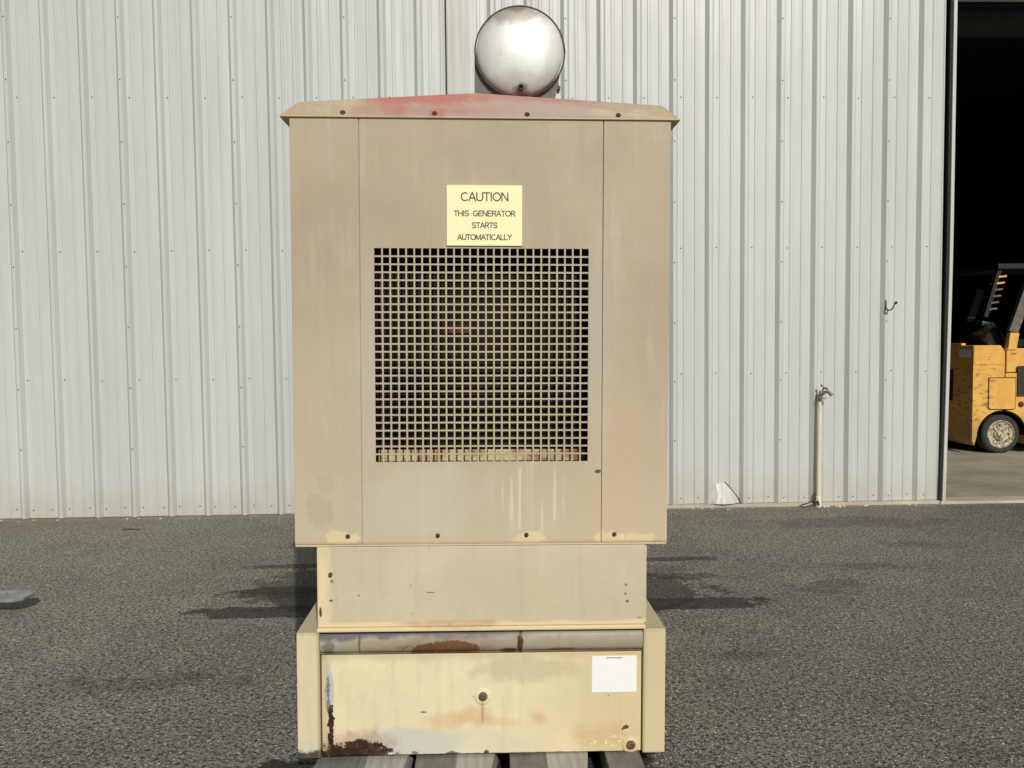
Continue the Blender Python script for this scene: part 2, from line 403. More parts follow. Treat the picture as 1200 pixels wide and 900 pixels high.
def x_tan(m, c):
    chalk = m.step(m.add(m.z, m.mul(m.noise(2.0, 4), 0.7)), 1.0, 2.1, 0.85, 0.0)       # chalked, faded towards the foot
    c = m.mix(m.mul(chalk, 0.62), c, rgb(216, 205, 176, 1.08))
    lo = m.blob(-.22, .93, .26, .14, .5, 4.0, 0.4, 1.3); c = m.mix(m.mul(lo, .45), c, rgb(205, 207, 186, 1.1))
    lo = m.blob(-.36, 1.35, .05, .45, .4, 4.0, 0.4, 1.3); c = m.mix(m.mul(lo, .45), c, rgb(190, 188, 170, 1.1))
    lo = m.blob(.37, 1.38, .05, .40, .4, 4.0, 0.4, 1.3); c = m.mix(m.mul(lo, .45), c, rgb(190, 192, 176, 1.1))
    pk = m.blob(.42, 1.0, .16, .40, .5, 4.0, 0.3, 1.3); c = m.mix(m.mul(pk, .30), c, rgb(214, 184, 146, 1.1))
    pk = m.blob(.52, 2.0, .12, .18, .5, 4.0, 0.3, 1.3); c = m.mix(m.mul(pk, .14), c, rgb(206, 168, 130, 1.1))
    # run marks below the grille
    runs = m.step(m.noise(70, 2, 0.4, m.scale(1, 0, 0.02)), 0.53, 0.64)
    zone = m.blob(.165, .95, .105, .135, .25, 12.0, 0.75, 1.1)
    c = m.mix(m.mul(m.mul(runs, zone), .45), c, rgb(236, 228, 192, 1.05))
    for (a, b, r, w) in ((-.52, .90, .05, .5), (-.50, 1.0, .03, .3)):
        c = m.mix(m.mul(m.blob(a, b, r, r * 1.2, .5, 12.0), w), c, rgb(182, 174, 140, 1.15))
    for (a, b) in ((-.46, .82), (.155, .815), (.42, .812), (.50, .808)):
        c = m.mix(m.mul(m.blob(a, b, .055, .022, .9, 12.0), .55), c, rgb(240, 218, 168, 1.05))
    edge = m.step(m.add(m.z, m.mul(m.noise(30, 4), .014)), .806, .816, 1, 0)
    c = m.mix(m.mul(edge, .5), c, rgb(196, 150, 104, 1.1))
    return m.mix(m.mul(m.blob(.375, 1.03, .013, .008, .4, 12.0), .9), c, RUST)
M['tan'] = paint("tan_paint", TAN, x_tan)
def x_roof(m, c):
    mid = m.step(m.add(m.math('ABSOLUTE', m.x), m.mul(m.noise(5, 4), .2)), .30, .58, 1, 0)
    c = m.mix(m.mul(mid, .8), c, rgb(178, 163, 152, 1.10))
    for (a, b, rx, rz, w) in ((-.20, 2.222, .22, .026, .85), (-.27, 2.20, .05, .05, .45), (-.20, 2.185, .30, .03, .30), (.16, 2.232, .34, .022, .50), (.10, 2.195, .40, .03, .16), (-.14, 2.168, .03, .03, .5)):
        c = m.mix(m.mul(m.blob(a, b, rx, rz, .5, 12.0, 0.5, 1.2), w), c, rgb(186, 108, 98, 1.10))
    for (a, w) in ((-.615, .45), (.618, .5), (.58, .15)):
        c = m.mix(m.mul(m.blob(a, 2.170, .035, .03, .45, 12.0, .5, 1.2), w), c, rgb(200, 162, 116, 1.1))
    for a in (-.50, .38, .50):
        c = m.mix(m.mul(m.blob(a, 2.18, .035, .014, .9, 12.0, .3, 1.3), .28), c, rgb(222, 208, 160, 1.1))
    e = m.step(m.add(m.z, m.mul(m.noise(30, 4), .010)), 2.159, 2.166, 1, 0)
    return m.mix(m.mul(e, .4), c, rgb(214, 190, 146, 1.1))
M['roof'] = paint("roof_paint", rgb(186, 169, 142, 1.10), x_roof)
def x_mid(m, c):
    ax = m.math('ABSOLUTE', m.x)
    e = m.blob(-.520, .65, .030, .16, .5, 12.0, .3, 1.4, None, 4); c = m.mix(m.mul(e, .75), c, rgb(238, 218, 170, 1.05))  # lit left edge painted in as cream
    e = m.step(m.add(m.z, m.mul(m.noise(16, 4), .03)), .545, .560, 1, 0); c = m.mix(m.mul(e, .75), c, rgb(236, 214, 170, 1.05))
    e = m.blob(-.10, .532, .16, .014, .4, 12.0); c = m.mix(m.mul(e, .5), c, rgb(196, 158, 128, 1.1))
    for (a, b, rx, rz, w) in ((-.492, .696, .008, .010, .9), (-.487, .676, .005, .006, .6), (-.490, .612, .006, .004, .8), (-.524, .575, .004, .018, .9),
                              (-.17, .636, .014, .002, .7), (.475, .60, .006, .004, .8), (.468, .625, .004, .004, .7), (.47, .655, .004, .005, .7), (.515, .545, .008, .003, .5), (-.4, .628, .003, .003, .7)):
        c = m.mix(m.mul(m.blob(a, b, rx, rz, .5, 60.0, .8, 1.05), w), c, RUST_D)
    gr = m.blob(.15, .66, .22, .12, .5, 4.0, .4, 1.3); c = m.mix(m.mul(gr, .25), c, rgb(200, 188, 152, 1.12))
    gr = m.blob(-.02, .68, .1, .1, .5, 4.0, .4, 1.3); c = m.mix(m.mul(gr, .30), c, rgb(196, 196, 172, 1.12))
    sd = m.step(m.noise(50, 3), .70, .74); return m.mix(m.mul(sd, .25), c, RUST)
M['mid'] = paint("skirt_paint", rgb(207, 195, 167, 1.05), x_mid)
def x_band(m, c):
    ns = m.noise(10, 5, .6); lf = m.step(m.x, -.02, .25, 1, .30)
    c = m.mix(m.mul(m.mul(m.step(m.noise(7, 5), .42, .60), lf), .50), c, (0.38, 0.39, 0.38, 1))
    dk = m.step(m.add(m.z, m.mul(ns, .05)), .502, .520, 0, 1); left = m.step(m.x, -.02, .25, 1, .30)
    c = m.mix(m.mul(m.mul(dk, left), .85), c, (0.050, 0.062, 0.085, 1))
    c = m.mix(m.mul(m.step(m.add(m.z, m.mul(ns, .04)), .452, .466, 1, 0), .55), c, (0.13, 0.085, 0.05, 1))
    for (a, b, rx, rz, w) in ((-.12, .448, .13, .026, 1.0), (-.09, .458, .05, .024, 1.0), (.124, .462, .010, .040, .95), (-.40, .470, .004, .04, .6), (.09, .440, .03, .008, .8), (.26, .442, .05, .006, .6), (-.5, .455, .02, .03, .5)):
        c = m.mix(m.mul(m.blob(a, b, rx, rz, .5, 30.0, .75, 1.1), w), c, m.mix(m.step(ns, .4, .6), RUST_D, RUST))
    return m.mix(m.mul(m.blob(-.12, .45, .22, .05, .5, 12.0, .5, 1.3), .4), c, RUST_L)
M['band'] = paint("worn_rail_paint", rgb(170, 160, 134, 1.10), x_band, 0.45)
def x_tank(m, c):
    bl = m.blob(-.24, .135, .20, .048, .45, 4.0, .55, 1.15); c = m.mix(m.mul(bl, .72), c, rgb(196, 202, 200, 1.08))
    bl = m.blob(-.03, .135, .20, .05, .45, 4.0, .55, 1.15); c = m.mix(m.mul(bl, .50), c, rgb(212, 210, 186, 1.08))
    bl = m.blob(-.501, .31, .016, .10, .4, 12.0, .7, 1.1); c = m.mix(m.mul(bl, .75), c, rgb(176, 188, 198, 1.08))
    dg = m.blob(.14, .375, .17, .045, .6, 12.0, .5, 1.2); c = m.mix(m.mul(dg, .45), c, rgb(186, 172, 136, 1.12))
    tp = m.step(m.add(m.z, m.mul(m.noise(9, 4), .06)), .43, .46, 0, 1); c = m.mix(m.mul(tp, .55), c, rgb(200, 182, 140, 1.1))
    rt = m.step(m.add(m.x, m.mul(m.noise(5, 4), .3)), .20, .60, 0, 1); c = m.mix(m.mul(rt, .55), c, rgb(214, 194, 150, 1.1))
    for (a, b, rx, rz, w) in ((-.02, .22, .06, .035, .5), (-.12, .205, .09, .03, .38), (.18, .215, .035, .03, .55), (.40, .145, .12, .05, .45), (.05, .20, .09, .02, .3)):
        c = m.mix(m.mul(m.blob(a, b, rx, rz, .5, 12.0, .4, 1.25), w), c, rgb(214, 172, 112, 1.08))
    sp = m.mul(m.step(m.noise(75, 3, .6), .58, .62), m.blob(.41, .128, .09, .03, .4, 12.0, .6, 1.2)); c = m.mix(sp, c, rgb(240, 224, 180, 1.05))
    ru = m.blob(.0, .235, .006, .045, .3, 30.0, .5, 1.2); c = m.mix(m.mul(ru, .45), c, RUST_L)
    le = m.step(m.x, -.512, -.500, 1, 0); c = m.mix(m.mul(le, .35), c, rgb(150, 128, 88, 1.1))
    h = m.blob(-.43, .12, .14, .06, .5, 12.0, .6, 1.3); c = m.mix(m.mul(h, .45), c, RUST_L)
    for (a, b, rx, rz, w) in ((-.43, .098, .16, .020, .95), (-.36, .118, .05, .018, .9), (-.495, .215, .010, .055, 1.0), (-.497, .150, .011, .030, 1.0), (-.503, .30, .007, .07, .6), (-.42, .105, .13, .034, 1.0), (-.40, .130, .055, .020, 1.0), (-.33, .105, .04, .02, .9),
                              (.474, .175, .010, .007, .9), (.463, .168, .004, .006, .9), (-.195, .236, .012, .003, .75), (.415, .282, .003, .003, .9), (.01, .098, .012, .006, .9), (-.10, .097, .03, .006, .8), (-.22, .10, .015, .006, .7), (-.03, .285, .003, .003, .5)):
        c = m.mix(m.mul(m.blob(a, b, rx, rz, .7, 60.0, .75, 1.0), w), c, m.mix(m.step(m.noise(70, 6, .75), .47, .62), RUST_D, RUST))
    bt = m.step(m.add(m.z, m.mul(m.noise(40, 4), .012)), .0985, .104, 1, 0); return m.mix(m.mul(bt, .7), c, RUST)
M['tank'] = paint("cream_tank_paint", CREAM, x_tank)
def x_post(m, c):
    r = m.step(m.add(m.z, m.mul(m.noise(30, 5, .7), .06)), .140, .155, 1, 0); l = m.step(m.x, -.50, -.3, 1, 0)
    pale = m.step(m.add(m.z, m.mul(m.noise(9, 4), .04)), .16, .19, 1, 0); c = m.mix(m.mul(m.mul(pale, l), .5), c, rgb(206, 208, 196, 1.08))
    c = m.mix(m.mul(m.mul(r, l), .92), c, m.mix(m.step(m.noise(22, 4), .42, .6), RUST_D, RUST))
    i = m.step(m.math('ABSOLUTE', m.x), .531, .541, 1, 0); c = m.mix(m.mul(i, .5), c, rgb(150, 112, 66, 1.1))  # shading along the inner edges put into the colour
    t = m.step(m.add(m.z, m.mul(m.noise(26, 4), .02)), .505, .516, 0, 1); c = m.mix(m.mul(t, .38), c, rgb(150, 122, 90, 1.1))
    ri = m.step(m.x, .3, .5, 0, 1); c = m.mix(m.mul(ri, .45), c, rgb(206, 190, 144, 1.12))
    return c
M['post'] = paint("post_paint", rgb(224, 210, 173, 1.05), x_post)
M['gen_dark'] = flat("dark_cavity_paint", (0.014, 0.011, 0.009, 1), 0.9, spec=0.2)
M['grille'] = paint("grille_paint", rgb(190, 177, 147, 1.08), None)
M['plug'] = flat("brown_plug", (0.15, 0.085, 0.048, 1), 0.75, 0.1, 0.5, 70)
M['rustbolt'] = flat("rusty_bolt", (0.085, 0.048, 0.030, 1), 0.8, 0.2, 0.4, 60)
def core_mat():
    m = Mat("radiator_core", 0.75, 0, 0.3)
    w = m.math('SINE', m.mul(m.z, 900)); v = m.step(m.math('SINE', m.mul(m.x, 330)), .6, .95)
    c = m.mix(m.step(m.noise(9, 5, .65), .40, .75), (0.004, 0.003, 0.002, 1), (0.016, 0.011, 0.008, 1))
    c = m.mix(m.mul(v, .35), c, (0.020, 0.015, 0.012, 1))
    c = m.mix(m.mul(m.step(m.noise(60, 3, .6), .66, .72), .5), c, (0.10, 0.09, 0.075, 1))
    m.color(c); m.bump(w, .001, .6); return m.m
M['core'] = core_mat()
def ledge_mat():
    m = Mat("rusted_radiator_tank", 0.8, 0, 0.25)
    n = m.noise(11, 4, .6); n2 = m.noise(40, 4, .6)
    c = m.mix(m.step(n, .38, .62), rgb(160, 108, 82, 1.0), rgb(206, 192, 152, 1.0))
    c = m.mix(m.mul(m.step(n2, .52, .70), .6), c, RUST); m.color(c); return m.m
M['ledge'] = ledge_mat()
M['redpaint'] = flat("red_fan_paint", (0.085, 0.010, 0.009, 1), 0.6, 0, .3)
def sil_mat():
    m = Mat("weathered_aluminised_steel", 0.5, 0.28, 0.4)
    n = m.noise(6, 5, .6); st = m.noise(16, 3, .5, m.scale(1, 1, .12))
    c = m.mix(m.step(n, .3, .7), (0.74, 0.735, 0.70, 1), (0.83, 0.83, 0.80, 1))
    c = m.mix(m.mul(m.step(st, .5, .72), .22), c, (0.40, 0.39, 0.37, 1))
    top = m.blob(.11, 2.505, .10, .045, .5, 12.0, .5, 1.25); c = m.mix(m.mul(top, .70), c, (0.33, 0.26, 0.20, 1))
    top = m.blob(.11, 2.525, .03, .02, .5, 12.0, .5, 1.25); c = m.mix(m.mul(top, .6), c, (0.24, 0.13, 0.07, 1))
    bl = m.blob(.125, 2.27, .12, .05, .5, 12.0, .5, 1.3); c = m.mix(m.mul(bl, .35), c, (0.45, 0.42, 0.36, 1))
    r = m.blob(.128, 2.262, .028, .02, .5, 30.0, .5, 1.2); c = m.mix(m.mul(r, .7), c, (0.16, 0.10, 0.06, 1))
    m.color(c); m.rough(m.step(n, .2, .8, .42, .58)); m.bump(m.add(n, m.mul(st, .5)), .006, .4); return m.m
M['silencer'] = sil_mat()
M['sil_rim'] = flat("sooty_rim", (0.10, 0.085, 0.07, 1), 0.7, .3, .4, 30)
M['saddle'] = flat("grey_saddle_paint", (0.15, 0.145, 0.128, 1), 0.7, 0, .2, 12)
M['sign'] = flat("pale_yellow_plastic", rgb(252, 249, 196, 1.08), 0.45, 0, .02, 5)
M['letter'] = flat("dark_olive_print", (0.050, 0.046, 0.022, 1), 0.6, 0, .1)
M['white'] = flat("white_vinyl", (0.90, 0.91, 0.90, 1), 0.4, 0, .01, 5)
M['smudge'] = flat("grey_print", (0.12, 0.12, 0.12, 1), 0.6, 0, .1)

# ------------------------------------------------------------------ generator
GY = 2.656; DEP = 3.1
gen = empty("generator_set", (-.017, GY, 0), "weathered tan standby generator in a steel enclosure with a square grille", "generator", None, (0, .0104, 0))
def gpart(name, fn, mat, parent=gen, smooth=False, angle=None):
    bm = B(); fn(bm); return link(name, bm, mat, parent, smooth, angle)
ET, EB, EW = 2.153, .797, .6025
SE = .3865
# front panels, with open joints between them
gpart("front_panel", lambda b: box(b, -EW, -SE - .0014, 0, .006, EB, ET, .0018), M['tan'])
gpart("front_panel", lambda b: box(b, SE + .0014, EW, 0, .006, EB, ET, .0018), M['tan'])
GX, GZ0, GZ1, PIT = .3415, 1.0635, 1.7465, .683 / 27
def centre(b):
    for a in ((-SE + .0014, -GX, EB, ET), (GX, SE - .0014, EB, ET), (-GX, GX, EB, GZ0), (-GX, GX, GZ1, ET)):
        pass
    # one sheet with a square opening: ring of eight faces front and back
    xs = (-SE + .0014, -GX, GX, SE - .0014); zs = (EB, GZ0, GZ1, ET)
    for y in (.0, .006):
        V = {(i, j): b.verts.new((xs[i], y, zs[j])) for i in range(4) for j in range(4)}
        for i in range(3):
            for j in range(3):
                if (i, j) != (1, 1): b.faces.new((V[i, j], V[i + 1, j], V[i + 1, j + 1], V[i, j + 1]))
        if y == 0: A = V
    for ring in ([(0, 0), (3, 0), (3, 3), (0, 3)], [(1, 1), (2, 1), (2, 2), (1, 2)]):
        for k in range(4):
            a, c = ring[k], ring[(k + 1) % 4]; b.faces.new((A[a], A[c], V[c], V[a]))
gpart("front_panel", centre, M['tan'])
def mesh_grille(b):
    w = .0026
    for i in range(28):
        x = -GX + i * PIT; j = random.uniform(-.0003, .0003)
        if 0 < i < 27: box(b, x - w + j, x + w + j, .0006, .0030, GZ0 + .0004, GZ1 - .0004)
    for i in range(1, 27):
        z = GZ0 + i * PIT; j = random.uniform(-.0003, .0003)
        box(b, -GX + .0004, GX - .0004, .0012, .0036, z - w + j, z + w + j)
gpart("grille", mesh_grille, M['grille'])
# cavity behind the grille
def cavity(b):
    box(b, -.372, -.350, .024, .128, 1.02, 1.79); box(b, .350, .372, .024, .128, 1.02, 1.79)
    box(b, -.372, .372, .024, .128, 1.79, 1.81); box(b, -.372, .372, .024, .128, 1.0, 1.019)
gpart("radiator_shroud", cavity, M['gen_dark'])
core = gpart("radiator_core", lambda b: box(b, -.35, .35, .112, .20, 1.0905, 1.79), M['core'])
gpart("radiator_rail", lambda b: (box(b, -.345, .345, .098, .111, 1.020, 1.0900, .003)), M['ledge'])
gpart("core_tag", lambda b: box(b, -.125, -.035, .106, .1115, 1.478, 1.506), M['redpaint'], core)
gpart("core_strap", lambda b: box(b, -.325, .33, .104, .1115, 1.632, 1.638), M['gen_dark'], core)
gpart("core_strap", lambda b: box(b, -.338, -.326, .104, .1115, 1.10, 1.66), M['drum'], core)
# bolts on the front
def bolt_bm(b, x, z, y=0, r=.0062):
    lathe(b, [(r * 1.45, 0), (r * 1.45, .0016), (r, .0022), (r, .0058), (r * .6, .0070), (0, .0072)], (x, y, z), (0, -1, 0), 12)
for x in (-.433, -.144, .143, .430): gpart("bolt", lambda b: bolt_bm(b, x, .8235, 0, .0052), M['rustbolt'])
# roof cap
roof = gpart("roof_cap", lambda b: None, M['roof'])
bm = B(); y1 = DEP
lip = [(-.632, -.007, 2.1525), (.632, -.007, 2.1525), (.632, y1 + .02, 2.152), (-.632, y1 + .02, 2.152)]
lip2 = [(x, y, 2.1555) for x, y, z in lip]
top = [(-.581, .030, 2.2085), (.581, .030, 2.2085), (.581, y1 - .03, 2.2085), (-.581, y1 - .03, 2.2085)]
rf, rb_ = (-.02, .034, 2.2435), (-.02, y1 - .034, 2.2435)
L = [bm.verts.new(v) for v in lip]; L2 = [bm.verts.new(v) for v in lip2]; T = [bm.verts.new(v) for v in top]; rf, rb_ = bm.verts.new(rf), bm.verts.new(rb_)
bm.faces.new(L[::-1])
for i in range(4): bm.faces.new((L[i], L[(i + 1) % 4], L2[(i + 1) % 4], L2[i]))
bm.faces.new((L2[0], L2[1], T[1], rf, T[0])); bm.faces.new((L2[1], L2[2], T[2], T[1])); bm.faces.new((L2[2], L2[3], T[3], rb_, T[2])); bm.faces.new((L2[3], L2[0], T[0], T[3]))
bm.faces.new((T[0], rf, rb_, T[3])); bm.faces.new((rf, T[1], T[2], rb_))
bmesh.ops.recalc_face_normals(bm, faces=bm.faces); bmesh.ops.bevel(bm, geom=bm.edges[:], offset=.002, segments=1, affect='EDGES')
bm.to_mesh(roof.data); bm.free()
for x in (-.436, -.148, .144, .434): gpart("bolt", lambda b: bolt_bm(b, x, 2.167, .0015, .0062), M['rustbolt'], roof)
# enclosure shell: sides, rear, floor
for s in (-1, 1):
    n_door = 3; L0, L1 = .03, DEP - .03
    gpart("side_frame", lambda b: box(b, min(s * .5965, s * .560), max(s * .5965, s * .560), .0225, DEP, EB + .001, ET - .002), M['tan'])
    for k in range(n_door):
        a = L0 + (L1 - L0) * k / n_door + .012; c = L0 + (L1 - L0) * (k + 1) / n_door - .012
        dr = gpart("side_door", lambda b: box(b, min(s * .597, s * .6025), max(s * .597, s * .6025), a, c, EB + .03, ET - .03, .002), M['tan'])
        gpart("handle", lambda b: box(b, min(s * .603, s * .618), max(s * .603, s * .618), c - .08, c - .05, 1.42, 1.56, .004), M['saddle'], dr)
        for z in (1.75, 1.79, 1.83, 1.87, 1.91): gpart("louvre", lambda b: box(b, min(s * .603, s * .611), max(s * .603, s * .611), a + .15, c - .2, z, z + .012, .003), M['tan'], dr)
gpart("rear_panel", lambda b: box(b, -.5965, .5965, DEP + .001, DEP + .02, EB + .001, ET - .002, .002), M['tan'])
gpart("enclosure_floor", lambda b: (box(b, -.6015, .6015, .001, DEP + .019, EB - .0075, EB - .0012, .0015)), M['mid'])
for s_ in (-1, 1): gpart("front_frame", lambda b: box(b, min(s_ * .375, s_ * .6), max(s_ * .375, s_ * .6), .0065, .022, EB + .001, ET - .003), M['tan'])
gpart("front_crossbar", lambda b: box(b, -.3745, .3745, .0225, .06, EB, .999), M['gen_dark']); gpart("front_crossbar", lambda b: box(b, -.3745, .3745, .0225, .06, 1.812, ET - .003), M['gen_dark'])
# plinth (skirt) under the enclosure
sk = gpart("skirt", lambda b: box(b, -.5345, .5325, .004, DEP - .02, .5235, EB - .008, .004), M['mid'])
gpart("skirt_lip", lambda b: box(b, -.5355, .5345, -.006, .06, .5105, .5230, .0035), M['mid'], sk)
gpart("corner_flange", lambda b: (box(b, .5330, .5385, .010, .030, .53, EB - .010)), M['mid'], sk)
# base tank
BT = .5085
for s in (-1, 1):
    gpart("base_side_rail", lambda b: (box(b, min(s * .5285, s * .6025), max(s * .5285, s * .6025), 0, DEP, .0915, BT, .0035)), M['post'])
def rail(b):
    pts = [(.060, .4345), (.004, .4345)]
    for i in range(11):
        a = -math.pi / 2 + math.pi * i / 10; pts.append((.020 - .018 * math.cos(a), .4695 + .034 * math.sin(a)))
    pts += [(.024, .5040), (.060, .5050)]
    prism(b, pts, -.5275, .5275, 'x')
gpart("front_rail", rail, M['band'], gen, True, 35)
gpart("tank_deck", lambda b: box(b, -.5275, .5275, .061, DEP - .01, .40, .5030), M['post'])
tank = gpart("tank_front", lambda b: box(b, -.5245, .5245, .009, .030, .0940, .4315, .003), M['tank'])
gpart("tank_body", lambda b: box(b, -.5275, .5275, .0305, DEP - .01, .0935, .399), M['gen_dark'])
def plug(b, x, z):
    lathe(b, [(.0275, 0), (.0280, .0022), (.0255, .004), (.0165, .0045), (.0155, .003), (.0155, .001)], (x, .009, z), (0, -1, 0), 24, False)
def plug_c(b, x, z):
    lathe(b, [(.0135, 0), (.0135, .006), (.011, .0085), (.0075, .009), (.0070, .004), (0, .004)], (x, .009, z), (0, -1, 0), 20)
for (x, z) in ((.001, .286), (.490, .1145)):
    f = gpart("drain_fitting", lambda b: plug(b, x, z), M['tank'], gen, True, 40); gpart("plug", lambda b: plug_c(b, x, z), M['plug'], f, True, 40)
# caution sign
sg = gpart("caution_sign", lambda b: box(b, -.1115, .1280, -.0062, -.0002, 1.7545, 1.9445, .001), M['sign'])
sg["label"] = "pale yellow plastic sign reading CAUTION THIS GENERATOR STARTS AUTOMATICALLY"
def arc(cx, cy, rx, ry, a0, a1, n=14):
    return [(cx + rx * math.cos(rad(a0 + (a1 - a0) * i / n)), cy + ry * math.sin(rad(a0 + (a1 - a0) * i / n))) for i in range(n + 1)]
GLYPH = {   # plain sans capitals as pen strokes: (advance width, strokes), height 1
    'C': (.80, [arc(.42, .5, .36, .46, 48, 312)]), 'A': (.74, [[(.02, 0), (.37, 1), (.72, 0)], [(.15, .34), (.59, .34)]]),
    'U': (.76, [[(.09, 1), (.09, .34)] + arc(.38, .33, .29, .29, 180, 360) + [(.67, .34), (.67, 1)]]), 'T': (.66, [[(.02, .96), (.64, .96)], [(.33, .96), (.33, 0)]]),
    'I': (.26, [[(.13, 0), (.13, 1)]]), 'O': (.86, [arc(.43, .5, .37, .46, 0, 360, 24)]), 'N': (.78, [[(.09, 0), (.09, 1), (.69, 0), (.69, 1)]]),
    'H': (.76, [[(.09, 0), (.09, 1)], [(.67, 0), (.67, 1)], [(.09, .52), (.67, .52)]]),
    'S': (.72, [arc(.36, .735, .27, .225, 25, 270, 12) + arc(.36, .275, .29, .235, 90, -155, 12)]),
    'G': (.84, [arc(.43, .5, .37, .46, 48, 345) + [(.78, .46), (.46, .46)]]), 'E': (.68, [[(.63, .96), (.10, .96), (.10, .04), (.64, .04)], [(.10, .52), (.58, .52)]]),
    'R': (.74, [[(.10, 0), (.10, .96), (.44, .96)] + arc(.44, .72, .21, .24, 90, -90, 10) + [(.10, .48)], [(.42, .48), (.66, 0)]]),
    'L': (.60, [[(.10, 1), (.10, .04), (.57, .04)]]), 'Y': (.70, [[(.02, 1), (.35, .44), (.68, 1)], [(.35, .44), (.35, 0)]]),
    'M': (.90, [[(.09, 0), (.09, 1), (.45, .10), (.81, 1), (.81, 0)]]), ' ': (.30, [])}
def lettering(txt, cx, cz, h, width, y, parent, mat, pen=.165):
    total = sum(GLYPH[ch][0] for ch in txt); sx = width / total; u = -total / 2; bm = B(); lay = 0
    for ch in txt:
        for st in GLYPH[ch][1]:
            P = [Vector(((u + a) * sx + cx, (b - .5) * h + cz)) for a, b in st]; w = pen * h / 2
            for a, b in zip(P, P[1:]):
                d = (b - a).normalized(); q = Vector((-d.y, d.x)) * w; e = d * w * .5; yy = y - .0003 - .000012 * (lay % 24); lay += 1
                vs = [bm.verts.new((v.x, yy, v.y)) for v in (a - e - q, b + e - q, b + e + q, a - e + q)]; bm.faces.new(vs)
        u += GLYPH[ch][0]
    o = stuff(link("lettering", bm, mat, parent)); return o
lettering("CAUTION", .0095, 1.9085, .0268, .152, -.0063, sg, M['letter'], .138)
lettering("THIS  GENERATOR", .0090, 1.8560, .0170, .195, -.0063, sg, M['letter'])
lettering("STARTS", .0090, 1.8190, .0170, .081, -.0063, sg, M['letter'])
lettering("AUTOMATICALLY", .0090, 1.7815, .0170, .172, -.0063, sg, M['letter'])
# white label on the tank
lb = gpart("data_label", lambda b: box(b, .3600, .5085, .0074, .0088, .2945, .4165, .0004), M['white'])
def marks(b):
    x = .4085
    for w in (.004, .005, .010, .003, .004, .005, .006, .004, .005, .004, .003):
        box(b, x, x + w * .75, .0069, .00735, .4085 + random.uniform(-.0005, .0005), .4118, 0); x += w
gpart("print_line", marks, M['smudge'], lb)
# exhaust silencer on the roof
SX, SZ, SR, SY = .1245, 2.3905, .1470, .085
sil = gpart("exhaust_silencer", lambda b: lathe(b, [(SR - .004, .0), (SR - .003, .05), (SR - .003, 1.10), (SR - .010, 1.15), (0, 1.19)], (SX, SY, SZ), (0, 1, 0), 48), M['silencer'], gen, True, 40)
def dome(b):
    pr = []
    for i in range(13):
        t = i / 12; pr.append(((SR - .006) * math.sin(t * math.pi / 2), .046 * math.cos(t * math.pi / 2)))
    lathe(b, pr[:1] + pr[1:], (SX, SY - .004, SZ), (0, -1, 0), 64, False)
gpart("end_cap", dome, M['silencer'], sil, True)
def rim(b):
    pts = [(SX + (SR - .0015) * math.cos(2 * math.pi * i / 64), SY - .003, SZ + (SR - .0015) * math.sin(2 * math.pi * i / 64)) for i in range(65)]
    tube(b, pts, .0028, 8)
gpart("rim_seam", rim, M['sil_rim'], sil, True)
def nip(b):
    lathe(b, [(.0095, 0), (.0095, .020), (.0060, .021), (.0058, .012), (0, .012)], (SX + .002, SY - .018, 2.2680), (0, -1, 0), 16)
gpart("drain_nipple", nip, M['rustbolt'], sil, True, 40)
gpart("support_saddle", lambda b: prism(b, [(SX - .1475, 2.19), (SX - .1475, 2.385), (SX - .12, 2.39), (SX, 2.30), (SX + .12, 2.35), (SX + .134, 2.335), (SX + .106, 2.19)], SY + .012, SY + .04, 'y'), M['saddle'], sil)
gpart("support_saddle", lambda b: prism(b, [(SX - .1405, 2.19), (SX - .1405, 2.375), (SX, 2.30), (SX + .13, 2.34), (SX + .104, 2.19)], SY + .90, SY + .93, 'y'), M['saddle'], sil)
gpart("strap_bolt", lambda b: (tube(b, [(SX + .128, SY + .085, 2.335), (SX + .133, SY + .085, 2.285)], .0045, 8), box(b, SX + .121, SX + .139, SY + .075, SY + .095, 2.295, 2.307)), M['sil_rim'], sil)

# ------------------------------------------------------------------ beams under the tank
def beam_mat():
    m = Mat("weathered_grey_timber", 0.85, 0, 0.25)
    gr = m.noise(30, 5, .65, m.scale(1, .08, 1)); n = m.noise(6, 4)
    c = m.mix(m.step(gr, .3, .7), (0.30, 0.285, 0.25, 1), (0.46, 0.435, 0.385, 1))
    c = m.mix(m.mul(m.step(n, .5, .7), .4), c, (0.26, 0.235, 0.20, 1))
    m.color(c); m.bump(gr, .003); return m.m
M['beam'] = beam_mat()
def beam_mat(name, a, b_, k):
    m = Mat(name, 0.85, 0, 0.25)
    gr = m.noise(34, 5, .65, m.scale(1, .08, 1)); n = m.noise(6, 4, .6, m.scale(1, 1, 1, (k, 0, 0)))
    c = m.mix(m.step(gr, .35, .65), a, b_); c = m.mix(m.mul(m.step(n, .5, .7), .4), c, tuple(x * .6 for x in a[:3]) + (1,))
    m.color(c); m.bump(gr, .003); return m.m
M['plank_dark'] = beam_mat("grey_weathered_plank", (0.155, 0.150, 0.130, 1), (0.225, 0.215, 0.19, 1), 2)
M['plank_pale'] = beam_mat("pale_weathered_plank", (0.33, 0.315, 0.28, 1), (0.44, 0.42, 0.38, 1), 5)
beam_l = ["grey and pale plank pair under the rusted left corner of the tank", "plank pair second from the rusted tank corner, left of the middle drain plug",
          "plank pair below the tank just right of the middle drain plug", "half-hidden grey plank below the lower right drain plug"]
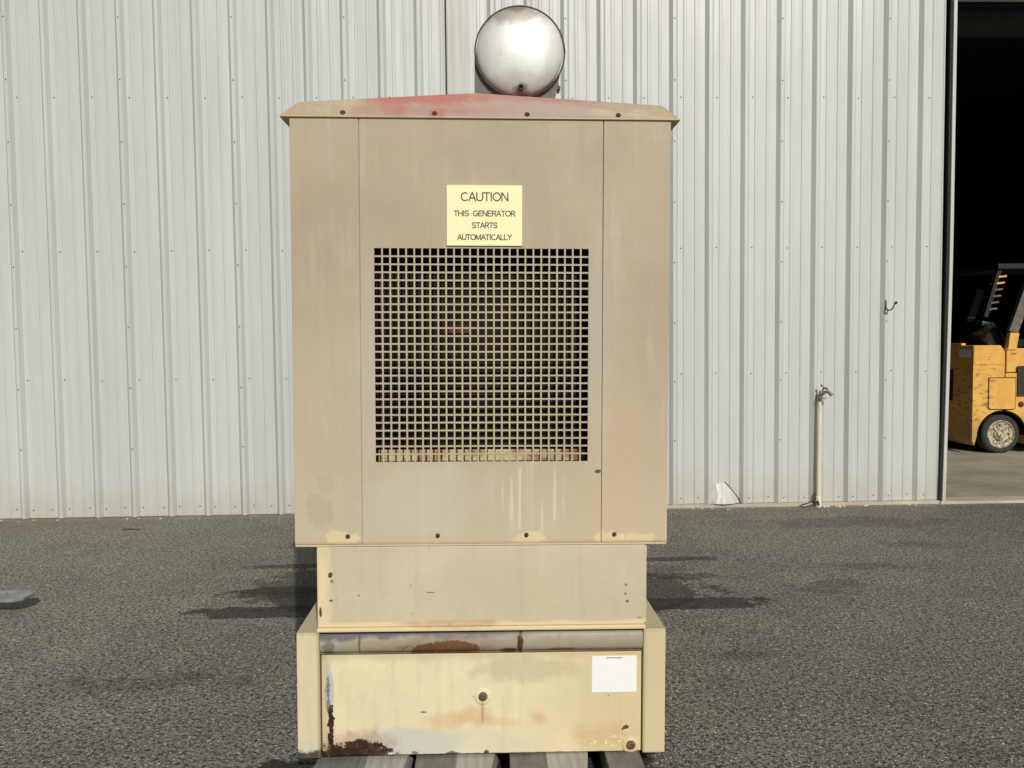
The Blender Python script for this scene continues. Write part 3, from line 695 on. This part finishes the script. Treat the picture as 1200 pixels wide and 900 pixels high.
for i, (xl, xm, xe) in enumerate(((-.556, -.394, -.250), (-.232, -.100, .036), (.076, .195, .346), (.392, .505, 0))):
    e = empty("plank_pair", ((xl + xm) / 2, 2.656, 0), beam_l[i], "timber", "timbers under the generator"); ox = (xl + xm) / 2
    def plank(xa, xb, xbf, mat, top):
        bm = B(); prism(bm, [(xa - ox, 1.7), (xb - ox, 1.7), (xb - ox, .12), (xbf - ox, -.26), (xa - ox - .004, -.25)], .002, top, 'z', .0035)
        link("plank", bm, mat, e)
    plank(xl, xm - .001, xm - .002, M['plank_dark'], .0845 + .001 * (i % 2))
    if xe: plank(xm + .001, xe, xe - .050, M['plank_pale'], .0855 - .0008 * (i % 2))
# ------------------------------------------------------------------ standpipe tap
M['pvc'] = flat("white_pipe_paint", rgb(232, 224, 200, 1.12), 0.4, 0, .08, 20)
M['brass'] = flat("grey_tap_metal", (0.20, 0.19, 0.17, 1), 0.45, .5, .3, 40)
M['wire'] = flat("black_wire", (0.03, 0.025, 0.02, 1), 0.6)
PX, PY = 2.870, WY - .082
tap = empty("standpipe_tap", (PX, PY, 0), "white standpipe with a grey garden tap standing at the wall foot", "tap")
def tp(name, fn, mat, parent=tap, smooth=True, angle=40):
    bm = B(); fn(bm); return link(name, bm, mat, parent, smooth, angle)
tp("pipe", lambda b: tube(b, [(-.002, 0, .06), (-.004, 0, .3), (-.002, 0, .6), (0, 0, .915)], .0165, 16), M['pvc'])
tp("pipe_socket", lambda b: lathe(b, [(.024, 0), (.024, .085), (.021, .092), (.0165, .095)], (-.002, 0, .001), (0, 0, 1), 16), M['pvc'])
tp("pipe_coupling", lambda b: lathe(b, [(.0165, 0), (.021, .003), (.021, .018), (.012, .022)], (0, 0, .905), (0, 0, 1), 16), M['brass'])
body = tp("tap_body", lambda b: (lathe(b, [(.0, 0), (.017, .002), (.019, .018), (.016, .040), (.018, .060), (.014, .072), (0, .074)], (0, 0, .926), (.12, -.05, 1), 14),), M['brass'])
tp("spout", lambda b: tube(b, [(.006, -.004, .966), (.034, -.022, .990), (.060, -.036, .990), (.078, -.046, .970)], [.016, .0145, .0135, .0135], 12), M['brass'], body)
tp("spout_ring", lambda b: lathe(b, [(.013, 0), (.017, .003), (.017, .014), (.013, .016)], (.078, -.046, .974), (.35, -.2, -.9), 14), M['brass'], body)
tp("handle_stem", lambda b: tube(b, [(.014, -.008, .995), (.026, -.022, 1.026)], .0065, 8), M['brass'], body)
def hnd(b):
    pts = [(.028 + .027 * math.cos(t), -.026 + .016 * math.sin(t), 1.030 - .018 * math.cos(t) + .004 * math.sin(4 * t)) for t in [2 * math.pi * i / 20 for i in range(21)]]
    tube(b, pts, .0062, 8)
hd = tp("tap_handle", hnd, M['brass'])
tp("tap_side_lug", lambda b: tube(b, [(.012, 0, .934), (.056, -.01, .938)], .0055, 8), M['brass'], body)
bm = B(); pts = []
for i in range(25):
    t = i / 24 * 2 * math.pi; pts.append((PX - .085 + .075 * math.cos(t), PY - .02 + .05 * math.sin(t), .012 + .020 * (1 + math.cos(t)) + .004 * math.sin(3 * t)))
tube(bm, pts, .0035, 6); tube(bm, [(PX - .012, PY - .02, .05), (PX - .03, PY + .012, .075), (PX - .026, PY + .02, .12)], .005, 6)
tube(bm, [(PX - .05, PY + .006, .030), (PX - .020, PY - .026, .055), (PX - .008, PY - .03, .02)], .006, 6)
tag(link("wire_loop", bm, M['wire'], None, True), "loop of black wire lying beside the standpipe foot", "wire")

# ------------------------------------------------------------------ wall hook
M['hookm'] = flat("dark_hook_steel", (0.075, 0.07, 0.06, 1), 0.55, .5, .3, 40)
HX = 3.452; HYc = WY - .033
hk = empty("wall_hook", (HX, HYc, 1.66), "small dark steel hook screwed to a wall rib beside the doorway", "hook")
bm = B(); box(bm, -.006, .016, -.004, -.0005, -.010, .112, .001); link("back_plate", bm, M['siding'], hk)
bm = B(); tube(bm, [(.002, -.008, .108), (.001, -.010, .05), (.000, -.022, .028), (.010, -.044, .018), (.026, -.062, .026), (.036, -.074, .052), (.044, -.080, .078)], [.004, .005, .0055, .0055, .0055, .006, .007], 10)
link("hook_arm", bm, M['hookm'], hk, True)
bm = B(); lathe(bm, [(.011, 0), (.0115, .01), (.0085, .02), (0, .023)], (.047, -.083, .072), (.3, -.25, .9), 12); link("hook_tip", bm, M['dark'], hk, True, 40)

# ------------------------------------------------------------------ steel plate at the left
M['plate'] = flat("scuffed_grey_steel", (0.27, 0.27, 0.26, 1), 0.40, .25, .30, 14, .002)
M['plate_edge'] = M['plate']
pl = empty("steel_plate", (-3.0, 4.575, 0), "grey steel plate with a tapered end held just above the asphalt", "plate")
bm = B(); prism(bm, [(-1.2, -.095), (.455, -.095), (.495, -.060), (.500, .030), (.455, .092), (-1.2, .095)], .072, .086, 'z', .003); link("plate", bm, M['plate'], pl)
bm = B(); box(bm, -1.2, .36, .010, .035, .0864, .0905, .0015); link("edge_bar", bm, M['plate'], pl)
bm = B(); box(bm, -.35, .35, -.07, .07, 0, .0695, .004)
o = link("timber_block", bm, M['beam']); o.location = (-3.75, 4.575, 0.0015)
tag(o, "short grey timber block under the steel plate", "timber")

# ------------------------------------------------------------------ crumbs by the wall
M['crumb'] = flat("white_plaster_crumb", (0.70, 0.66, 0.58, 1), 0.8, 0, .15, 60)
bm = B()
def crumb(x, y, z, s):
    b = bmesh.new(); bmesh.ops.create_icosphere(b, subdivisions=1, radius=s)
    for v in b.verts: v.co = Vector((x + v.co.x * random.uniform(.7, 1.5), y + v.co.y * random.uniform(.6, 1.2), z + max(v.co.z, -s * .4) * random.uniform(.5, .9)))
    merge(bm, b)
for (x, n, sp, s) in ((2.93, 3, .03, .012), (3.02, 3, .05, .009), (3.08, 4, .05, .008), (3.32, 2, .05, .012), (3.75, 2, .1, .009), (2.1, 6, .3, .008), (1.75, 5, .3, .006), (3.5, 6, .4, .006), (-3.2, 14, .9, .007), (-2.0, 8, .6, .005)):
    for i in range(n):
        crumb(x + random.uniform(-sp, sp), 6.965 - abs(random.gauss(0, .03)), s * .3, s * random.uniform(.6, 1.2))
stuff(link("wall_foot_crumbs", bm, M['crumb']))

# ------------------------------------------------------------------ forklift inside the doorway
def yellow():
    m = Mat("chipped_yellow_paint", 0.45, 0, 0.5)
    n = m.noise(5, 5, .6); ch = m.noise(16, 6, .72, m.scale(.55, .55, 1.3)); fine = m.noise(60, 4, .6)
    c = m.mix(m.step(n, .3, .7), rgb(222, 168, 78, 1.03), rgb(236, 186, 98, 1.03))
    zone = m.blob(.12, .72, .20, .46, .4, 4.0, .5, 1.2)
    w = m.step(ch, .625, .66); c = m.mix(m.mul(w, .85), c, m.mix(m.step(fine, .4, .6), (0.075, 0.038, 0.016, 1), (0.22, 0.17, 0.11, 1)))
    w2 = m.mul(m.step(ch, .52, .59), zone); c = m.mix(m.mul(w2, .7), c, (0.20, 0.13, 0.075, 1))
    lowd = m.step(m.add(m.z, m.mul(n, .5)), .40, .85, .55, 0); c = m.mix(lowd, c, (0.26, 0.18, 0.09, 1))
    m.color(c); m.bump(ch, .003, .5); return m.m
M['yellow'] = yellow()
M['tyre'] = flat("worn_black_rubber", (0.035, 0.034, 0.032, 1), 0.85, 0, .3, 30)
def rimmat():
    m = Mat("chalky_rim_paint", 0.7, 0, .3); n = m.noise(30, 5, .65)
    m.color(m.mix(m.step(n, .38, .62), (0.16, 0.14, 0.10, 1), (0.62, 0.56, 0.40, 1))); m.bump(n, .004); return m.m
M['rim'] = rimmat()
M['guard'] = flat("dark_paint_with_shade", (0.012, 0.008, 0.005, 1), 0.6, 0, .3)  # guard kept near black, standing in for shade from the door header
M['mast'] = flat("worn_brown_steel", (0.15, 0.13, 0.105, 1), 0.6, .2, .5, 40)
M['vinyl'] = flat("black_vinyl", (0.02, 0.02, 0.02, 1), 0.25, 0, .3, 10)
M['paper'] = flat("grey_label", (0.80, 0.80, 0.76, 1), 0.6, 0, .25, 30)
FX, FYs = 5.924, 9.80
fk = empty("forklift", (FX, FYs, .020), "worn yellow forklift parked just inside the open doorway", "forklift")
def fp(name, fn, mat, parent=fk, smooth=False, angle=None):
    bm = B(); fn(bm); return link(name, bm, mat, parent, smooth, angle)
WX, WR = .375, .236
def arch(cx, r, n=14, z0=.13):
    out = []
    for i in range(n + 1):
        a = math.pi * (1 - i / n); x = cx + r * math.cos(a); z = max(z0, .215 + r * math.sin(a)); out.append((x, z))
    return out
# counterweight with the arch cut out of its flank
def cw(b):
    pts = [(.000, .16), (.0, 1.318), (.335, 1.318), (.390, 1.235), (.390, .560)]
    a = [(x, z) for x, z in arch(WX, .315, 18, .10) if x <= WX + .02]
    prism(b, pts + a[::-1] + [(.03, .10)], 0, 1.10, 'y', .006)
fp("counterweight", cw, M['yellow'])
fp("rear_top_plate", lambda b: box(b, -.004, .05, .25, 1.08, 1.3185, 1.345, .004), M['yellow'])
fp("rear_label", lambda b: box(b, -.004, -.0005, .055, .30, 1.175, 1.275, .001), M['paper'])
fp("rear_recess", lambda b: box(b, -.006, -.0005, .42, .70, .62, 1.02, .002), M['guard'])
def bodyp(b):
    a = [(x, z) for x, z in arch(WX, .315, 18, .10) if x > WX + .02]
    prism(b, [(.406, .560)] + a + [(.72, .10), (1.90, .10), (1.90, .62), (1.35, .62), (1.35, .98), (.406, .98)], .004, 1.096, 'y', .006)
body = fp("body", bodyp, M['yellow'])
fp("panel_gap", lambda b: prism(b, [(.187, .552), (.187, .930), (.529, .930), (.529, .552), (.505, .536), (.217, .536)], -.004, -.0005, "y"), M["guard"])
fp("counterweight_cap", lambda b: prism(b, [(.006, 1.085), (.006, 1.312), (.332, 1.312), (.384, 1.232), (.384, 1.085)], -.007, -.0005, "y", .003), M["yellow"])
fp("hood_panel", lambda b: prism(b, [(.196, .56), (.196, .920), (.52, .920), (.52, .56), (.50, .545), (.22, .545)], -.010, -.0042, 'y', .003), M['yellow'])
fp("hood", lambda b: prism(b, [(.424, .990), (1.10, .990), (1.10, 1.26), (.424, 1.288)], .02, 1.08, 'y', .01), M['yellow'])
fp("side_vent", lambda b: box(b, .545, .90, -.014, .0035, .70, 1.065, .004), M['tyre'])
fp("tail_reflector", lambda b: lathe(b, [(.035, 0), (.035, .008), (0, .012)], (.60, .003, .60), (0, -1, 0), 16), M['redpaint'])
def well(b):
    o_ = [(WX + .313 * math.cos(math.pi * i / 20), .215 + .313 * math.sin(math.pi * i / 20)) for i in range(21)]; n_ = [(WX + .302 * math.cos(math.pi * i / 20), .215 + .302 * math.sin(math.pi * i / 20)) for i in range(21)]
    prism(b, o_ + n_[::-1], .012, .299, 'y'); prism(b, o_, .285, .2985, 'y')
fp("wheel_well", well, M['gen_dark'])
fp("wheel_housing", lambda b: box(b, .05, .72, .30, .80, .10, .54), M['tyre'])
def wheel(cx, r, y0, y1, rr):
    t = fp("wheel", lambda b: lathe(b, [(rr, 0), (r - .02, 0), (r, .02), (r, y1 - y0 - .02), (r - .02, y1 - y0), (rr, y1 - y0)], (cx, y0, r), (0, 1, 0), 40, False), M['tyre'], fk, True, 35)
    w = fp("rim", lambda b: lathe(b, [(rr, .0), (rr - .012, -.004), (rr - .022, .012), (.085, .030), (.072, .006), (.052, .000), (.050, -.014), (0, -.016)], (cx, y0 + .004, r), (0, 1, 0), 40, False), M['rim'], t, True, 35)
    def nuts(b):
        for i in range(8):
            a = 2 * math.pi * i / 8; lathe(b, [(.010, -.012), (.010, .010)], (cx + .110 * math.cos(a), y0 + .018, r + .110 * math.sin(a)), (0, 1, 0), 6)
    stuff(fp("wheel_nuts", nuts, M['rim'], t))
wheel(WX, WR, .02, .20, .172); wheel(WX, WR, .90, 1.08, .172)
wheel(1.72, .30, -.02, .20, .19); wheel(1.72, .30, .90, 1.12, .19)
# overhead guard
def post(b, pts, w, d, y):
    p = [Vector((x, 0, z)) for x, z in pts]
    for a, c in zip(p, p[1:]):
        n = (c - a).normalized(); s = Vector((n.z, 0, -n.x)) * w / 2
        prism(b, [((a - s).x, (a - s).z), ((a + s).x, (a + s).z), ((c + s).x, (c + s).z), ((c - s).x, (c - s).z)], y, y + d, 'y', .004)
fp("guard_rear_post", lambda b: post(b, [(.498, 1.475), (.70, 2.05)], .115, .07, .01), M['mast'])
fp("post_foot", lambda b: prism(b, [(.430, 1.262), (.535, 1.262), (.565, 1.462), (.455, 1.470)], .005, .085, 'y', .004), M['yellow'])
fp("guard_rear_post", lambda b: post(b, [(.45, 1.288), (.70, 2.05)], .10, .07, 1.01), M['guard'])
fp("guard_front_post", lambda b: post(b, [(1.80, .625), (1.55, 2.22)], .08, .07, .01), M['guard'])
fp("guard_front_post", lambda b: post(b, [(1.80, .625), (1.55, 2.22)], .08, .07, 1.01), M['guard'])
fp("guard_frame", lambda b: (box(b, .285, 1.62, .0, .07, 2.235, 2.30, .01), box(b, .285, 1.62, 1.02, 1.09, 2.235, 2.30, .01), box(b, .285, .345, .071, 1.019, 2.235, 2.30, .008), box(b, 1.56, 1.62, .071, 1.019, 2.235, 2.30, .008)), M['guard'])
for k in range(6): fp("guard_bar", lambda b: box(b, .346, 1.559, .16 + k * .15, .20 + k * .15, 2.25, 2.285, .004), M['guard'])
# slanted rear screen with lit slats
fp("rear_screen_post", lambda b: post(b, [(.165, 1.66), (.330, 2.234)], .05, .05, .03), M['guard'])
for k in range(6):
    z = 1.74 + k * .078; x = .170 + (z - 1.66) * .287
    fp("screen_slat", lambda b: prism(b, [(x, z), (x + .10, z + .012), (x + .10, z + .034), (x, z + .022)], .02, .16, 'y', .002), M['yellow'] if k > 3 else M['mast'])
# seat with a crumpled black cover
def seat(b):
    prism(b, [(.30, 1.30), (.80, 1.30), (.80, 1.38), (.42, 1.42), (.36, 1.60), (.20, 1.62), (.20, 1.50)], .16, .70, 'y', .02)
fp("seat", seat, M['vinyl'], fk, True, 50)
def cover(b):
    g = [[b.verts.new((.17 + i * .052 + .012 * math.sin(j * 2.1 + i), .05 + j * .08, 1.345 + .26 * math.exp(-((i - 2.2) / 2.6) ** 2) + random.uniform(-.03, .03) - .05 * (j == 0))) for i in range(8)] for j in range(9)]
    for a, c in zip(g, g[1:]):
        for i in range(7): b.faces.new((a[i], a[i + 1], c[i + 1], c[i]))
fp("seat_cover", cover, M['vinyl'], fk)
fp("steering_column", lambda b: tube(b, [(1.45, .5, .99), (1.28, .5, 1.45)], .03, 10), M['guard'], fk, True, 40)
fp("steering_wheel", lambda b: tube(b, [(1.27 + .05 * math.sin(t), .5 + .17 * math.cos(t), 1.46 + .16 * math.sin(t)) for t in [2 * math.pi * i / 20 for i in range(21)]], .014, 8), M['guard'], fk, True)
for y in (.22, .80): fp("mast_rail", lambda b: box(b, 1.98, 2.10, y, y + .08, .06, 2.35, .006), M['mast'])
for z in (.20, 2.20): fp("mast_crossbar", lambda b: box(b, 1.985, 2.095, .301, .799, z, z + .10, .005), M['mast'])
fp("lift_cylinder", lambda b: lathe(b, [(.05, 0), (.05, 1.5), (.03, 1.51), (.03, 1.94)], (2.04, .55, .301), (0, 0, 1), 16), M['drum'], fk, True, 40)
fp("carriage", lambda b: box(b, 2.105, 2.15, .12, .98, .10, .52, .005), M['mast'])
for y in (.25, .75):
    fp("fork_tine", lambda b: prism(b, [(2.152, .05), (3.15, .05), (3.15, .06), (2.20, .09), (2.20, .60), (2.152, .60)], y, y + .11, 'y', .003), M['mast'])
